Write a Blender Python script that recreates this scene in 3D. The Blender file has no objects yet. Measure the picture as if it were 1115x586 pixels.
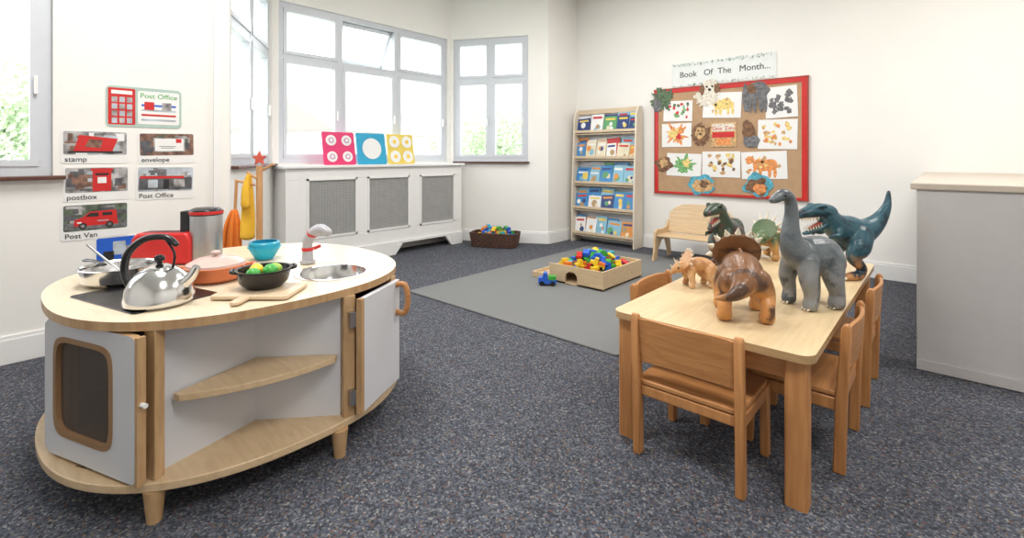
import bpy, bmesh, math, random
from mathutils import Vector, Matrix, noise
random.seed(7)
scene = bpy.context.scene
rad = math.radians

# ------------------------------------------------------------------ materials
MATS = {}
def _base(name):
    m = bpy.data.materials.new(name); m.use_nodes = True
    nt = m.node_tree; b = nt.nodes['Principled BSDF']
    return m, nt, b
def plain(name, col, rough=0.5, metal=0.0, var=0.05, scale=14, bump=0.0, coat=0.0):
    if name in MATS: return MATS[name]
    m, nt, b = _base(name)
    tc = nt.nodes.new('ShaderNodeTexCoord'); n = nt.nodes.new('ShaderNodeTexNoise')
    n.inputs['Scale'].default_value = scale; n.inputs['Detail'].default_value = 3
    nt.links.new(tc.outputs['Object'], n.inputs['Vector'])
    r = nt.nodes.new('ShaderNodeValToRGB')
    r.color_ramp.elements[0].position = 0.3; r.color_ramp.elements[1].position = 0.7
    r.color_ramp.elements[0].color = [c*(1-var) for c in col]+[1]
    r.color_ramp.elements[1].color = [min(1, c*(1+var)) for c in col]+[1]
    nt.links.new(n.outputs['Fac'], r.inputs['Fac']); nt.links.new(r.outputs['Color'], b.inputs['Base Color'])
    b.inputs['Roughness'].default_value = rough; b.inputs['Metallic'].default_value = metal
    b.inputs['Coat Weight'].default_value = coat
    if bump:
        bp = nt.nodes.new('ShaderNodeBump'); bp.inputs['Strength'].default_value = bump
        bp.inputs['Distance'].default_value = 0.01
        n2 = nt.nodes.new('ShaderNodeTexNoise'); n2.inputs['Scale'].default_value = scale*8
        nt.links.new(tc.outputs['Object'], n2.inputs['Vector'])
        nt.links.new(n2.outputs['Fac'], bp.inputs['Height']); nt.links.new(bp.outputs['Normal'], b.inputs['Normal'])
    MATS[name] = m
    return m
def wood(name, c1, c2, stretch=(1.5, 22, 22), rough=0.4):
    if name in MATS: return MATS[name]
    m, nt, b = _base(name)
    tc = nt.nodes.new('ShaderNodeTexCoord'); mp = nt.nodes.new('ShaderNodeMapping')
    mp.inputs['Scale'].default_value = stretch
    n = nt.nodes.new('ShaderNodeTexNoise'); n.inputs['Scale'].default_value = 3; n.inputs['Detail'].default_value = 6
    n.inputs['Distortion'].default_value = 0.6
    nt.links.new(tc.outputs['Object'], mp.inputs['Vector']); nt.links.new(mp.outputs['Vector'], n.inputs['Vector'])
    r = nt.nodes.new('ShaderNodeValToRGB')
    r.color_ramp.elements[0].position = 0.3; r.color_ramp.elements[1].position = 0.72
    r.color_ramp.elements[0].color = list(c1)+[1]; r.color_ramp.elements[1].color = list(c2)+[1]
    nt.links.new(n.outputs['Fac'], r.inputs['Fac']); nt.links.new(r.outputs['Color'], b.inputs['Base Color'])
    b.inputs['Roughness'].default_value = rough
    MATS[name] = m
    return m
def carpet_mat():
    m, nt, b = _base('carpet_speckled')
    tc = nt.nodes.new('ShaderNodeTexCoord')
    v = nt.nodes.new('ShaderNodeTexVoronoi'); v.inputs['Scale'].default_value = 150
    nt.links.new(tc.outputs['Object'], v.inputs['Vector'])
    s = nt.nodes.new('ShaderNodeSeparateColor'); nt.links.new(v.outputs['Color'], s.inputs['Color'])
    r = nt.nodes.new('ShaderNodeValToRGB'); cr = r.color_ramp; cr.interpolation = 'CONSTANT'
    stops = [(0, (.042,.046,.058)), (.26, (.068,.075,.095)), (.53, (.095,.105,.132)), (.76, (.145,.155,.18)),
             (.88, (.14,.085,.075)), (.92, (.23,.225,.225)), (.97, (.15,.125,.09))]
    cr.elements[0].position = 0; cr.elements[0].color = stops[0][1]+(1,)
    cr.elements[1].position = stops[1][0]; cr.elements[1].color = stops[1][1]+(1,)
    for p, c in stops[2:]:
        e = cr.elements.new(p); e.color = c+(1,)
    nt.links.new(s.outputs['Red'], r.inputs['Fac'])
    n = nt.nodes.new('ShaderNodeTexNoise'); n.inputs['Scale'].default_value = 2.2
    nt.links.new(tc.outputs['Object'], n.inputs['Vector'])
    mr = nt.nodes.new('ShaderNodeMapRange'); mr.inputs['To Min'].default_value = .88; mr.inputs['To Max'].default_value = 1.12
    nt.links.new(n.outputs['Fac'], mr.inputs['Value'])
    mx = nt.nodes.new('ShaderNodeVectorMath'); mx.operation = 'SCALE'
    nt.links.new(r.outputs['Color'], mx.inputs[0]); nt.links.new(mr.outputs['Result'], mx.inputs['Scale'])
    nt.links.new(mx.outputs['Vector'], b.inputs['Base Color'])
    b.inputs['Roughness'].default_value = .95; b.inputs['Specular IOR Level'].default_value = .2
    bp = nt.nodes.new('ShaderNodeBump'); bp.inputs['Strength'].default_value = .5; bp.inputs['Distance'].default_value = .003
    bp.invert = True
    nt.links.new(v.outputs['Distance'], bp.inputs['Height']); nt.links.new(bp.outputs['Normal'], b.inputs['Normal'])
    return m
def rug_mat():
    m, nt, b = _base('rug_grey_ribbed')
    tc = nt.nodes.new('ShaderNodeTexCoord')
    w = nt.nodes.new('ShaderNodeTexWave'); w.bands_direction = 'Y'; w.inputs['Scale'].default_value = 14
    w.inputs['Distortion'].default_value = 1.2
    nt.links.new(tc.outputs['Object'], w.inputs['Vector'])
    r = nt.nodes.new('ShaderNodeValToRGB')
    r.color_ramp.elements[0].color = (.17,.175,.175,1); r.color_ramp.elements[1].color = (.235,.24,.24,1)
    nt.links.new(w.outputs['Fac'], r.inputs['Fac']); nt.links.new(r.outputs['Color'], b.inputs['Base Color'])
    b.inputs['Roughness'].default_value = .95; b.inputs['Specular IOR Level'].default_value = .2
    bp = nt.nodes.new('ShaderNodeBump'); bp.inputs['Strength'].default_value = .4; bp.inputs['Distance'].default_value = .004
    nt.links.new(w.outputs['Fac'], bp.inputs['Height']); nt.links.new(bp.outputs['Normal'], b.inputs['Normal'])
    return m
def dino_mat(name, belly, back, accent, z0, z1, scale=14, stripes=False):
    m, nt, b = _base(name)
    tc = nt.nodes.new('ShaderNodeTexCoord'); sx = nt.nodes.new('ShaderNodeSeparateXYZ')
    nt.links.new(tc.outputs['Object'], sx.inputs['Vector'])
    mr = nt.nodes.new('ShaderNodeMapRange'); mr.inputs['From Min'].default_value = z0; mr.inputs['From Max'].default_value = z1
    nt.links.new(sx.outputs['Z'], mr.inputs['Value'])
    n = nt.nodes.new('ShaderNodeTexNoise'); n.inputs['Scale'].default_value = scale; n.inputs['Detail'].default_value = 5
    if stripes:
        mp = nt.nodes.new('ShaderNodeMapping'); mp.inputs['Scale'].default_value = (3.0, .6, .6)
        nt.links.new(tc.outputs['Object'], mp.inputs['Vector']); nt.links.new(mp.outputs['Vector'], n.inputs['Vector'])
    else:
        nt.links.new(tc.outputs['Object'], n.inputs['Vector'])
    ad = nt.nodes.new('ShaderNodeMath'); ad.operation = 'MULTIPLY_ADD'; ad.inputs[1].default_value = .8
    nt.links.new(n.outputs['Fac'], ad.inputs[0]); 
    sb = nt.nodes.new('ShaderNodeMath'); sb.operation = 'SUBTRACT'; sb.inputs[1].default_value = .4
    nt.links.new(mr.outputs['Result'], sb.inputs[0]); nt.links.new(sb.outputs[0], ad.inputs[2])
    r1 = nt.nodes.new('ShaderNodeValToRGB')
    r1.color_ramp.elements[0].position = .3; r1.color_ramp.elements[0].color = tuple(belly)+(1,)
    r1.color_ramp.elements[1].position = .6; r1.color_ramp.elements[1].color = tuple(back)+(1,)
    nt.links.new(ad.outputs[0], r1.inputs['Fac'])
    r2 = nt.nodes.new('ShaderNodeValToRGB')
    r2.color_ramp.elements[0].position = .54; r2.color_ramp.elements[0].color = (0,0,0,1)
    r2.color_ramp.elements[1].position = .62; r2.color_ramp.elements[1].color = (1,1,1,1)
    nt.links.new(n.outputs['Fac'], r2.inputs['Fac'])
    mx = nt.nodes.new('ShaderNodeMix'); mx.data_type = 'RGBA'
    nt.links.new(r2.outputs['Color'], mx.inputs[0]); nt.links.new(r1.outputs['Color'], mx.inputs[6])
    mx.inputs[7].default_value = tuple(accent)+(1,)
    nt.links.new(mx.outputs[2], b.inputs['Base Color'])
    b.inputs['Roughness'].default_value = .32
    v = nt.nodes.new('ShaderNodeTexVoronoi'); v.inputs['Scale'].default_value = 130
    nt.links.new(tc.outputs['Object'], v.inputs['Vector'])
    n3 = nt.nodes.new('ShaderNodeTexNoise'); n3.inputs['Scale'].default_value = 35; n3.inputs['Detail'].default_value = 1
    nt.links.new(tc.outputs['Object'], n3.inputs['Vector'])
    am = nt.nodes.new('ShaderNodeMath'); am.operation = 'ADD'
    nt.links.new(v.outputs['Distance'], am.inputs[0]); nt.links.new(n3.outputs['Fac'], am.inputs[1])
    bp = nt.nodes.new('ShaderNodeBump'); bp.inputs['Strength'].default_value = .28; bp.inputs['Distance'].default_value = .003
    nt.links.new(am.outputs[0], bp.inputs['Height']); nt.links.new(bp.outputs['Normal'], b.inputs['Normal'])
    return m
def see_through(name, col, alpha, rough=.1):
    m, nt, b = _base(name)
    out = nt.nodes['Material Output']
    tr = nt.nodes.new('ShaderNodeBsdfTransparent'); mx = nt.nodes.new('ShaderNodeMixShader')
    b.inputs['Base Color'].default_value = tuple(col)+(1,); b.inputs['Roughness'].default_value = rough
    mx.inputs[0].default_value = alpha
    nt.links.new(tr.outputs[0], mx.inputs[1]); nt.links.new(b.outputs[0], mx.inputs[2]); nt.links.new(mx.outputs[0], out.inputs['Surface'])
    return m

WALL = plain('wall_paint_warm_white', (.88,.865,.83), .85, var=.012, scale=3)
CEIL = plain('ceiling_white', (.90,.90,.89), .9, var=.01)
TRIMW = plain('trim_white_gloss', (.88,.88,.87), .4, var=.01)
UPVC = plain('window_upvc_white', (.64,.67,.72), .35, var=.01)
SILLB = plain('sill_dark_brown', (.10,.035,.02), .35, var=.15)
GLASS = see_through('window_glass', (.8,.9,.95), .06, .02)
BEECH = wood('beech_orange', (.42,.18,.058), (.58,.28,.105))
BEECHV = wood('beech_orange_upright', (.42,.18,.058), (.58,.28,.105), (22,22,1.5))
MAPLE = wood('maple_cream', (.65,.49,.28), (.76,.60,.37), (22,1.5,22), .35)
PLY = wood('birch_ply', (.60,.43,.25), (.72,.55,.35))
PLYV = wood('birch_ply_upright', (.55,.38,.21), (.68,.50,.30), (22,22,1.5))
SHELFV = wood('shelf_birch_pale', (.68,.60,.48), (.78,.71,.60), (22,22,1.5))
SHELFH = wood('shelf_birch_rail', (.62,.48,.32), (.73,.60,.43))
KTOP = wood('kitchen_top_laminate', (.72,.60,.43), (.80,.69,.52), (3,14,14), .3)
KEDGE = wood('kitchen_wood_edge', (.42,.25,.12), (.58,.38,.20), (10,10,2))
KBASE = wood('kitchen_base_wood', (.56,.40,.23), (.68,.51,.32), (3,16,16), .3)
GREYW = plain('panel_pale_grey', (.64,.65,.68), .45, var=.015)
CREAMCAB = plain('cabinet_pale_grey', (.54,.525,.52), .5, var=.02)
BLACK = plain('black_plastic', (.012,.012,.014), .25, var=.1)
STEEL = plain('polished_steel', (.72,.72,.72), .16, 1.0, var=.03)
STEELB = plain('brushed_steel', (.42,.42,.43), .38, 1.0, var=.05)
WHITE = plain('paper_white', (.85,.85,.84), .7, var=.01)
RED = plain('red_gloss', (.60,.02,.02), .35)
INK = plain('ink_black', (.02,.02,.02), .7)
BLUE = plain('blue_plastic', (.02,.12,.60), .35)
CYAN = plain('cyan_plastic', (.02,.42,.60), .35)
GREEN = plain('green_plastic', (.05,.38,.05), .35)
YEL = plain('yellow_plastic', (.85,.58,.03), .35)
ORANGE = plain('orange_plastic', (.85,.22,.03), .4)
PINK = plain('pink_panel', (.75,.03,.16), .45)
BROWNP = plain('brown_print', (.20,.10,.05), .6, var=.5, scale=45)
GREYP = plain('grey_print', (.16,.16,.17), .6, var=.5, scale=45)
KRAFT = plain('kraft_paper', (.48,.31,.18), .8, var=.06)

# ------------------------------------------------------------------ mesh helper
class MB:
    def __init__(s): s.v=[]; s.f=[]; s.m=[]
    def add(s, vs, fs, mi=0, M=None):
        b = len(s.v)
        for v in vs: s.v.append(tuple(M @ Vector(v)) if M is not None else tuple(v))
        for f in fs: s.f.append([i+b for i in f]); s.m.append(mi)
        return s
    def box(s, c, d, mi=0, M=None, rot=None):
        x,y,z = [q/2 for q in d]
        vs = [Vector(p) for p in [(-x,-y,-z),(x,-y,-z),(x,y,-z),(-x,y,-z),(-x,-y,z),(x,-y,z),(x,y,z),(-x,y,z)]]
        if rot is not None: vs = [rot @ v for v in vs]
        vs = [v+Vector(c) for v in vs]
        return s.add(vs, [[0,3,2,1],[4,5,6,7],[0,1,5,4],[1,2,6,5],[2,3,7,6],[3,0,4,7]], mi, M)
    def prism(s, pts, z0, z1, mi=0, M=None, mi_top=None):
        n = len(pts)
        vs = [(p[0],p[1],z0) for p in pts]+[(p[0],p[1],z1) for p in pts]
        b=len(s.v)
        s.add(vs, [list(range(n))[::-1]]+[[i,(i+1)%n,n+(i+1)%n,n+i] for i in range(n)], mi, M)
        s.f.append([b+n+i for i in range(n)]); s.m.append(mi if mi_top is None else mi_top)
        return s
    def ring(s, outer, inner, z0, z1, mi=0, M=None, mi_top=None, mi_in=None):
        n = len(outer)
        vs = [(p[0],p[1],z0) for p in outer]+[(p[0],p[1],z1) for p in outer]+[(p[0],p[1],z0) for p in inner]+[(p[0],p[1],z1) for p in inner]
        R = range(n); nx = lambda i:(i+1)%n
        b = len(s.v)
        s.add(vs, [[i,nx(i),n+nx(i),n+i] for i in R], mi, M)
        t = mi if mi_top is None else mi_top; q = mi if mi_in is None else mi_in
        def ex(fs, m):
            for f in fs: s.f.append([k+b for k in f]); s.m.append(m)
        ex([[2*n+i,3*n+i,3*n+nx(i),2*n+nx(i)] for i in R], q)
        ex([[n+i,n+nx(i),3*n+nx(i),3*n+i] for i in R], t)
        ex([[i,2*n+i,2*n+nx(i),nx(i)] for i in R], mi)
        return s
    def lathe(s, prof, c=(0,0,0), mi=0, M=None, segs=40, closed=False):
        vs=[]; fs=[]; n=len(prof)
        for k in range(segs):
            a = 2*math.pi*k/segs
            for r,z in prof: vs.append((c[0]+r*math.cos(a), c[1]+r*math.sin(a), c[2]+z))
        for k in range(segs):
            k2=(k+1)%segs
            for i in range(n-1): fs.append([k*n+i, k2*n+i, k2*n+i+1, k*n+i+1])
            if closed: fs.append([k*n+n-1, k2*n+n-1, k2*n, k*n])
        return s.add(vs, fs, mi, M)
    def cyl(s, c, r, h, mi=0, M=None, r2=None, segs=32):
        r2 = r if r2 is None else r2
        return s.lathe([(0,0),(r,0),(r2,h),(0,h)], c, mi, M, segs)
    def rod(s, p0, p1, r, mi=0, r2=None, M=None, segs=14):
        p0=Vector(p0); p1=Vector(p1); d=p1-p0
        T = Matrix.Translation(p0) @ d.to_track_quat('Z','Y').to_matrix().to_4x4()
        if M is not None: T = M @ T
        return s.cyl((0,0,0), r, d.length, mi, T, r2, segs)
    def ball(s, c, r, mi=0, M=None, segs=20, amp=0, freq=1):
        if not hasattr(r,'__len__'): r=(r,r,r)
        vs=[]; fs=[]; n=segs//2
        for k in range(segs):
            for i in range(n+1):
                a=2*math.pi*k/segs; b=math.pi*i/n
                p=Vector((math.sin(b)*math.cos(a), math.sin(b)*math.sin(a), math.cos(b)))
                q=1+(amp*noise.noise(p*freq+Vector(c)) if amp else 0)
                vs.append((c[0]+p.x*r[0]*q, c[1]+p.y*r[1]*q, c[2]+p.z*r[2]*q))
        for k in range(segs):
            k2=(k+1)%segs
            for i in range(n): fs.append([k*(n+1)+i, k*(n+1)+i+1, k2*(n+1)+i+1, k2*(n+1)+i])
        return s.add(vs, fs, mi, M)
    def loft(s, pts, radii, mi=0, M=None, side=(0,1,0), segs=16, sub=4, caps=True):
        P=[Vector(p) for p in pts]; R=[r if hasattr(r,'__len__') else (r,r) for r in radii]
        R=[Vector((a,b,0)) for a,b in R]
        def cr(A,i,t):
            p0=A[max(i-1,0)];p1=A[i];p2=A[i+1];p3=A[min(i+2,len(A)-1)]
            return .5*((2*p1)+(p2-p0)*t+(2*p0-5*p1+4*p2-p3)*t*t+(3*p1-p0-3*p2+p3)*t**3)
        pp=[];rr=[]
        for i in range(len(P)-1):
            for k in range(sub):
                pp.append(cr(P,i,k/sub)); rr.append(cr(R,i,k/sub))
        pp.append(P[-1]); rr.append(R[-1])
        rings=[]
        N=len(pp); tang=[]
        for i in range(N):
            t=(pp[min(i+1,N-1)]-pp[max(i-1,0)]); tang.append(t.normalized())
        if caps:
            e=[]
            for a in (75,50,25): e.append((pp[0]-tang[0]*rr[0].y*math.sin(rad(a)), rr[0]*math.cos(rad(a)), tang[0]))
            rings+=e
        rings+=[(pp[i],rr[i],tang[i]) for i in range(N)]
        if caps:
            for a in (25,50,75): rings.append((pp[-1]+tang[-1]*rr[-1].y*math.sin(rad(a)), rr[-1]*math.cos(rad(a)), tang[-1]))
        S0=Vector(side); vs=[];fs=[]
        for p,r,t in rings:
            sd=(S0-t*S0.dot(t))
            sd = sd.normalized() if sd.length>1e-4 else Vector((1,0,0))
            up=t.cross(sd)
            for k in range(segs):
                a=2*math.pi*k/segs
                vs.append(p+sd*max(r.x,1e-4)*math.cos(a)+up*max(r.y,1e-4)*math.sin(a))
        for j in range(len(rings)-1):
            for k in range(segs):
                k2=(k+1)%segs
                fs.append([j*segs+k,j*segs+k2,(j+1)*segs+k2,(j+1)*segs+k])
        fs.append(list(range(segs))[::-1]); fs.append([(len(rings)-1)*segs+k for k in range(segs)])
        return s.add(vs,fs,mi,M)
    def obj(s, name, mats, parent=None, loc=(0,0,0), rz=0, bevel=0, smooth=True, rot=None, ang=35):
        me=bpy.data.meshes.new(name); me.from_pydata(s.v,[],s.f)
        if not isinstance(mats,(list,tuple)): mats=[mats]
        for m in mats: me.materials.append(m)
        for p,mi in zip(me.polygons,s.m): p.material_index=mi
        bm=bmesh.new(); bm.from_mesh(me)
        if smooth: bmesh.ops.remove_doubles(bm, verts=bm.verts, dist=1e-5)
        bmesh.ops.recalc_face_normals(bm, faces=bm.faces); bm.to_mesh(me); bm.free()
        if smooth:
            for p in me.polygons: p.use_smooth=True
            me.set_sharp_from_angle(angle=rad(ang))
        o=bpy.data.objects.new(name,me); scene.collection.objects.link(o)
        o.location=loc; o.rotation_euler=rot if rot is not None else (0,0,rz)
        if parent: o.parent=parent
        if bevel:
            b=o.modifiers.new('bevel','BEVEL'); b.width=bevel; b.segments=2; b.limit_method='ANGLE'; b.angle_limit=rad(40)
        return o
def root(name, loc=(0,0,0), rz=0):
    o=bpy.data.objects.new(name,None); scene.collection.objects.link(o)
    o.empty_display_size=.05; o.location=loc; o.rotation_euler=(0,0,rz); return o
def text(name, body, size, loc, rot, mat, parent=None, align='CENTER', bold=0):
    cu=bpy.data.curves.new(name+'_c','FONT'); cu.body=body; cu.size=size; cu.align_x=align; cu.extrude=.0006; cu.offset=bold
    t=bpy.data.objects.new(name+'_t',cu); scene.collection.objects.link(t)
    bpy.context.view_layer.update()
    me=bpy.data.meshes.new_from_object(t.evaluated_get(bpy.context.evaluated_depsgraph_get()))
    bpy.data.objects.remove(t)
    me.materials.clear(); me.materials.append(mat)
    o=bpy.data.objects.new(name,me); scene.collection.objects.link(o)
    o.location=loc; o.rotation_euler=rot
    if parent: o.parent=parent
    return o
def superell(a,b,n,ang): 
    return (abs(math.cos(ang)/a)**n+abs(math.sin(ang)/b)**n)**(-1/n)
def rcorner(w,h,r,c=(0,0),k=6):
    pts=[]
    for sx,sy,a0 in ((1,1,0),(-1,1,90),(-1,-1,180),(1,-1,270)):
        for i in range(k+1):
            a=rad(a0+90*i/k); pts.append((c[0]+sx*(w/2-r)+r*math.cos(a), c[1]+sy*(h/2-r)+r*math.sin(a)))
    return pts
XZ = Matrix.Rotation(rad(90),4,'X')    # local xy -> xz, extrusion towards -y
YZ = Matrix.Rotation(rad(90),4,'Z') @ Matrix.Rotation(rad(90),4,'X')  # xy -> yz, extrusion towards +x

# ------------------------------------------------------------------ room shell
XL=-3.70; YB=5.44; XR=2.4; YF=-2.2; H=3.22
A0=(XL,1.192); A1=(-4.85,1.95); A2=(-4.85,4.20); A3=(XL,4.813)
def segbox(mb,p0,p1,s0,s1,o0,o1,z0,z1,mi=0):
    p0=Vector((p0[0],p0[1],0)); p1=Vector((p1[0],p1[1],0)); d=(p1-p0).normalized(); n=Vector((-d.y,d.x,0))
    vs=[]
    for z in (z0,z1):
        for (s,o) in ((s0,o0),(s1,o0),(s1,o1),(s0,o1)): vs.append(p0+d*s+n*o+Vector((0,0,z)))
    mb.add(vs,[[0,3,2,1],[4,5,6,7],[0,1,5,4],[1,2,6,5],[2,3,7,6],[3,0,4,7]],mi)
def seglen(p0,p1): return math.hypot(p1[0]-p0[0],p1[1]-p0[1])
def wall(name,p0,p1,openings=(),ext=(0,0),mat=WALL):
    mb=MB(); L=seglen(p0,p1); s=-ext[0]; T=.2
    for (a,b,z0,z1) in openings:
        segbox(mb,p0,p1,s,a,0,T,0,H); segbox(mb,p0,p1,a,b,0,T,0,z0); segbox(mb,p0,p1,a,b,0,T,z1,H); s=b
    segbox(mb,p0,p1,s,L+ext[1],0,T,0,H)
    return mb.obj(name,mat,smooth=False)
ZS=1.03; ZT=2.63
wL=(-1.3,.30)
wall('wall_left',(XL,YF),A0,[(wL[0]-YF,wL[1]-YF,.99,2.75)],(.2,0))
L1=seglen(A0,A1); L3=seglen(A2,A3)
wall('wall_bay_left',A0,A1,[(.04,L1-.05,ZS,ZT)],(0,.1))
wall('wall_bay',A1,A2,[(.05,2.20,ZS,ZT)],(.15,.15))
wall('wall_bay_right',A2,A3,[(.04,L3-.26,ZS,ZT)],(.1,0))
wall('wall_left_return',A3,(XL,YB),(),(0,.2))
wall('wall_back',(XL,YB),(XR,YB),(),(0,.2))
wall('wall_right',(XR,YB),(XR,YF),(),(0,.2))
wall('wall_front',(XR,YF),(XL,YF),(),(0,.2))
poly=[(XL-.05,YF-.05),(XR+.05,YF-.05),(XR+.05,YB+.05),(XL-.05,YB+.05),(XL-.05,4.86),(-4.9,4.24),(-4.9,1.92),(XL-.05,1.16)]
MB().prism(poly,-.1,0).obj('floor',carpet_mat(),smooth=False)
MB().prism(poly,H,H+.1).obj('ceiling',CEIL,smooth=False)
def baseboard(name,p0,p1,s0=0,s1=None,h=.15):
    mb=MB(); L=seglen(p0,p1) if s1 is None else s1
    segbox(mb,p0,p1,s0,L,-.018,0,0,h-.02); segbox(mb,p0,p1,s0,L,-.011,0,h-.02,h)
    mb.obj(name,TRIMW,smooth=False,bevel=.003)
baseboard('baseboard_left',(XL,YF),A0); baseboard('baseboard_bay_left',A0,A1); baseboard('baseboard_bay_right',A2,A3)
baseboard('baseboard_left_return',A3,(XL,YB)); baseboard('baseboard_back',(XL,YB),(XR,YB),0,3.55)
baseboard('baseboard_front',(XR,YF),(XL,YF))

def window(name,p0,p1,s0,s1,z0,z1,cols,transom,open_vent=None):
    r=root(name); fr=MB(); gl=MB(); w=.055; o0,o1=.03,.10
    segbox(fr,p0,p1,s0,s1,o0,o1,z0,z0+w); segbox(fr,p0,p1,s0,s1,o0,o1,z1-w,z1)
    edges=[s0]+cols+[s1]
    segbox(fr,p0,p1,s0,s0+w,o0+.001,o1-.001,z0,z1); segbox(fr,p0,p1,s1-w,s1,o0+.001,o1-.001,z0,z1)
    for c in cols: segbox(fr,p0,p1,c-w/2,c+w/2,o0-.001,o1+.001,z0,z1)
    segbox(fr,p0,p1,s0,s1,o0+.002,o1-.002,transom-w/2,transom+w/2)
    for i in range(len(edges)-1):
        a=edges[i]+(w if i==0 else w/2); b=edges[i+1]-(w if i==len(edges)-2 else w/2)
        for j,(za,zb) in enumerate(((z0+w,transom-w/2),(transom+w/2,z1-w))):
            if open_vent==(i,j):
                continue
            q=.035
            segbox(fr,p0,p1,a,b,o0-.008,o1-.01,za,za+q); segbox(fr,p0,p1,a,b,o0-.008,o1-.01,zb-q,zb)
            segbox(fr,p0,p1,a,a+q,o0-.007,o1-.011,za,zb); segbox(fr,p0,p1,b-q,b,o0-.007,o1-.011,za,zb)
            segbox(gl,p0,p1,a+q-.005,b-q+.005,.06,.066,za+q-.005,zb-q+.005)
    fr.obj('frame',UPVC,r,smooth=False); gl.obj('glass',GLASS,r,smooth=False)
    if open_vent:
        i,j=open_vent; a=edges[i]+w/2; b=edges[i+1]-w/2; za=transom+w/2; zb=z1-w
        hh=zb-za; ww=b-a; m=MB(); q=.04
        m.box((0,0,-q/2),(ww,.04,q)); m.box((0,0,-hh+q/2),(ww,.04,q))
        m.box((-ww/2+q/2,0,-hh/2),(q,.04,hh)); m.box((ww/2-q/2,0,-hh/2),(q,.04,hh))
        m.box((0,0,-hh/2),(ww-2*q,.006,hh-2*q),1)
        d=Vector((p1[0]-p0[0],p1[1]-p0[1],0)).normalized(); n=Vector((-d.y,d.x,0))
        c=Vector((p0[0],p0[1],0))+d*(a+b)/2+n*.09; c.z=zb
        o=m.obj('vent_sash',[UPVC,GLASS],r,smooth=False)
        o.matrix_local=Matrix.Translation(c)@Matrix.Rotation(math.atan2(d.y,d.x),4,'Z')@Matrix.Rotation(rad(28),4,'X')
    h=MB()
    for i in range(len(edges)-1):
        segbox(h,p0,p1,edges[i+1]-.045 if i<len(edges)-2 else edges[i+1]-.075,edges[i+1]-.03 if i<len(edges)-2 else edges[i+1]-.06,.0,.022,z0+.45,z0+.55)
    h.obj('handles',TRIMW,r,smooth=False,bevel=.003)
    return r
window('window_1',(XL,YF),A0,wL[0]-YF,wL[1]-YF,.99,2.75,[wL[0]-YF+.8],2.2)
window('window_2',A0,A1,.04,L1-.05,ZS,ZT,[.04+(L1-.09)*.5],2.09)
window('window_3',A1,A2,.05,2.20,ZS,ZT,[.71,1.43],2.09,(1,1))
window('window_4',A2,A3,.04,L3-.26,ZS,ZT,[.04+(L3-.30)*.5],2.09)
def sill(name,p0,p1,s0,s1,z):
    mb=MB(); segbox(mb,p0,p1,s0,s1,-.05,.03,z-.022,z); mb.obj(name,SILLB,smooth=False,bevel=.004)
sill('trim_1',(XL,YF),A0,wL[0]-YF-.05,wL[1]-YF+.05,.992)
sill('trim_2',A0,A1,.03,L1-.05,ZS); sill('trim_3',A2,A3,.05,L3-.24,ZS)
mb=MB(); segbox(mb,(XL,YF),A0,3.30-.01,3.30+.03,-.02,0,.15,H); mb.obj('trim_4',TRIMW,smooth=False)

# radiator cover
r=root('radiator_cover',(-4.58,0,0)); mb=MB()
y0,y1=1.95,4.15; vents=[(2.16,2.676),(2.818,3.339),(3.508,4.021)]
ys=[y0]+[q for v in vents for q in v]+[y1]
mb.box((-.01,(y0+y1)/2,.925),(.02,y1-y0,.11)); mb.box((-.01,(y0+y1)/2,.225),(.02,y1-y0,.15))
for i in range(0,len(ys),2): mb.box((-.01,(ys[i]+ys[i+1])/2,.585),(.02,ys[i+1]-ys[i],.57))
mb.box((0,2.55,.075),(.04,1.20,.15)); mb.box((0,4.06,.075),(.04,.18,.15)); mb.box((0,3.56,.135),(.04,.82,.03))
mb.prism([(3.15,.0),(3.25,.12),(3.15,.12)],-.02,.02,0,YZ); mb.prism([(3.97,.0),(3.97,.12),(3.87,.12)],-.02,.02,0,YZ)
mb.box((-.13,y0+.01,.5),(.24,.02,1.0)); mb.box((-.13,y1-.01,.5),(.24,.02,1.0))
mb.obj('case',TRIMW,r,smooth=False,bevel=.003)
MB().box((-.11,(y0+y1)/2,.995),(.29,y1-y0+.06,.028)).obj('top_board',TRIMW,r,bevel=.006,smooth=False)
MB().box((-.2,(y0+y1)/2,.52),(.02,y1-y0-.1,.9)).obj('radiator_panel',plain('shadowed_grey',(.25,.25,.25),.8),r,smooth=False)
g=MB()
for a,b in vents:
    for k in range(int((b-a)/.014)+1): 
        yy=a+k*.014; g.box((-.012,yy,.585),(.006,.0055,.57))
    for k in range(int(.57/.014)+1): g.box((-.012,(a+b)/2,.30+k*.014),(.006,b-a,.0055))
    for yy in (a,b): g.box((.002,yy,.585),(.014,.02,.59),1)
    for zz in (.30,.87): g.box((.002,(a+b)/2,zz),(.014,b-a+.02,.02),1)
g.obj('vent_grille',[plain('grille_grey',(.62,.62,.61),.5),TRIMW],r,smooth=False)

# ------------------------------------------------------------------ rug
MB().prism(rcorner(1.9,2.62,.02),0,.012).obj('rug',rug_mat(),loc=(-2.283,3.665,.0),bevel=.004)

# ------------------------------------------------------------------ low cabinet at right
r=root('storage_cabinet',(-.11,3.255,0))
mb=MB(); mb.box((.70,1.08,.47),(1.40,2.15,.92)); mb.obj('body',CREAMCAB,r,bevel=.004,smooth=False)
mb=MB(); mb.box((.69,1.085,.945),(1.43,2.19,.035)); mb.obj('worktop',plain('cabinet_top_beige',(.56,.49,.41),.45,var=.04),r,bevel=.006,smooth=False)
mb=MB(); mb.box((.70,-.002,.03),(1.40,.012,.05)); mb.obj('plinth',CREAMCAB,r,smooth=False)

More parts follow.
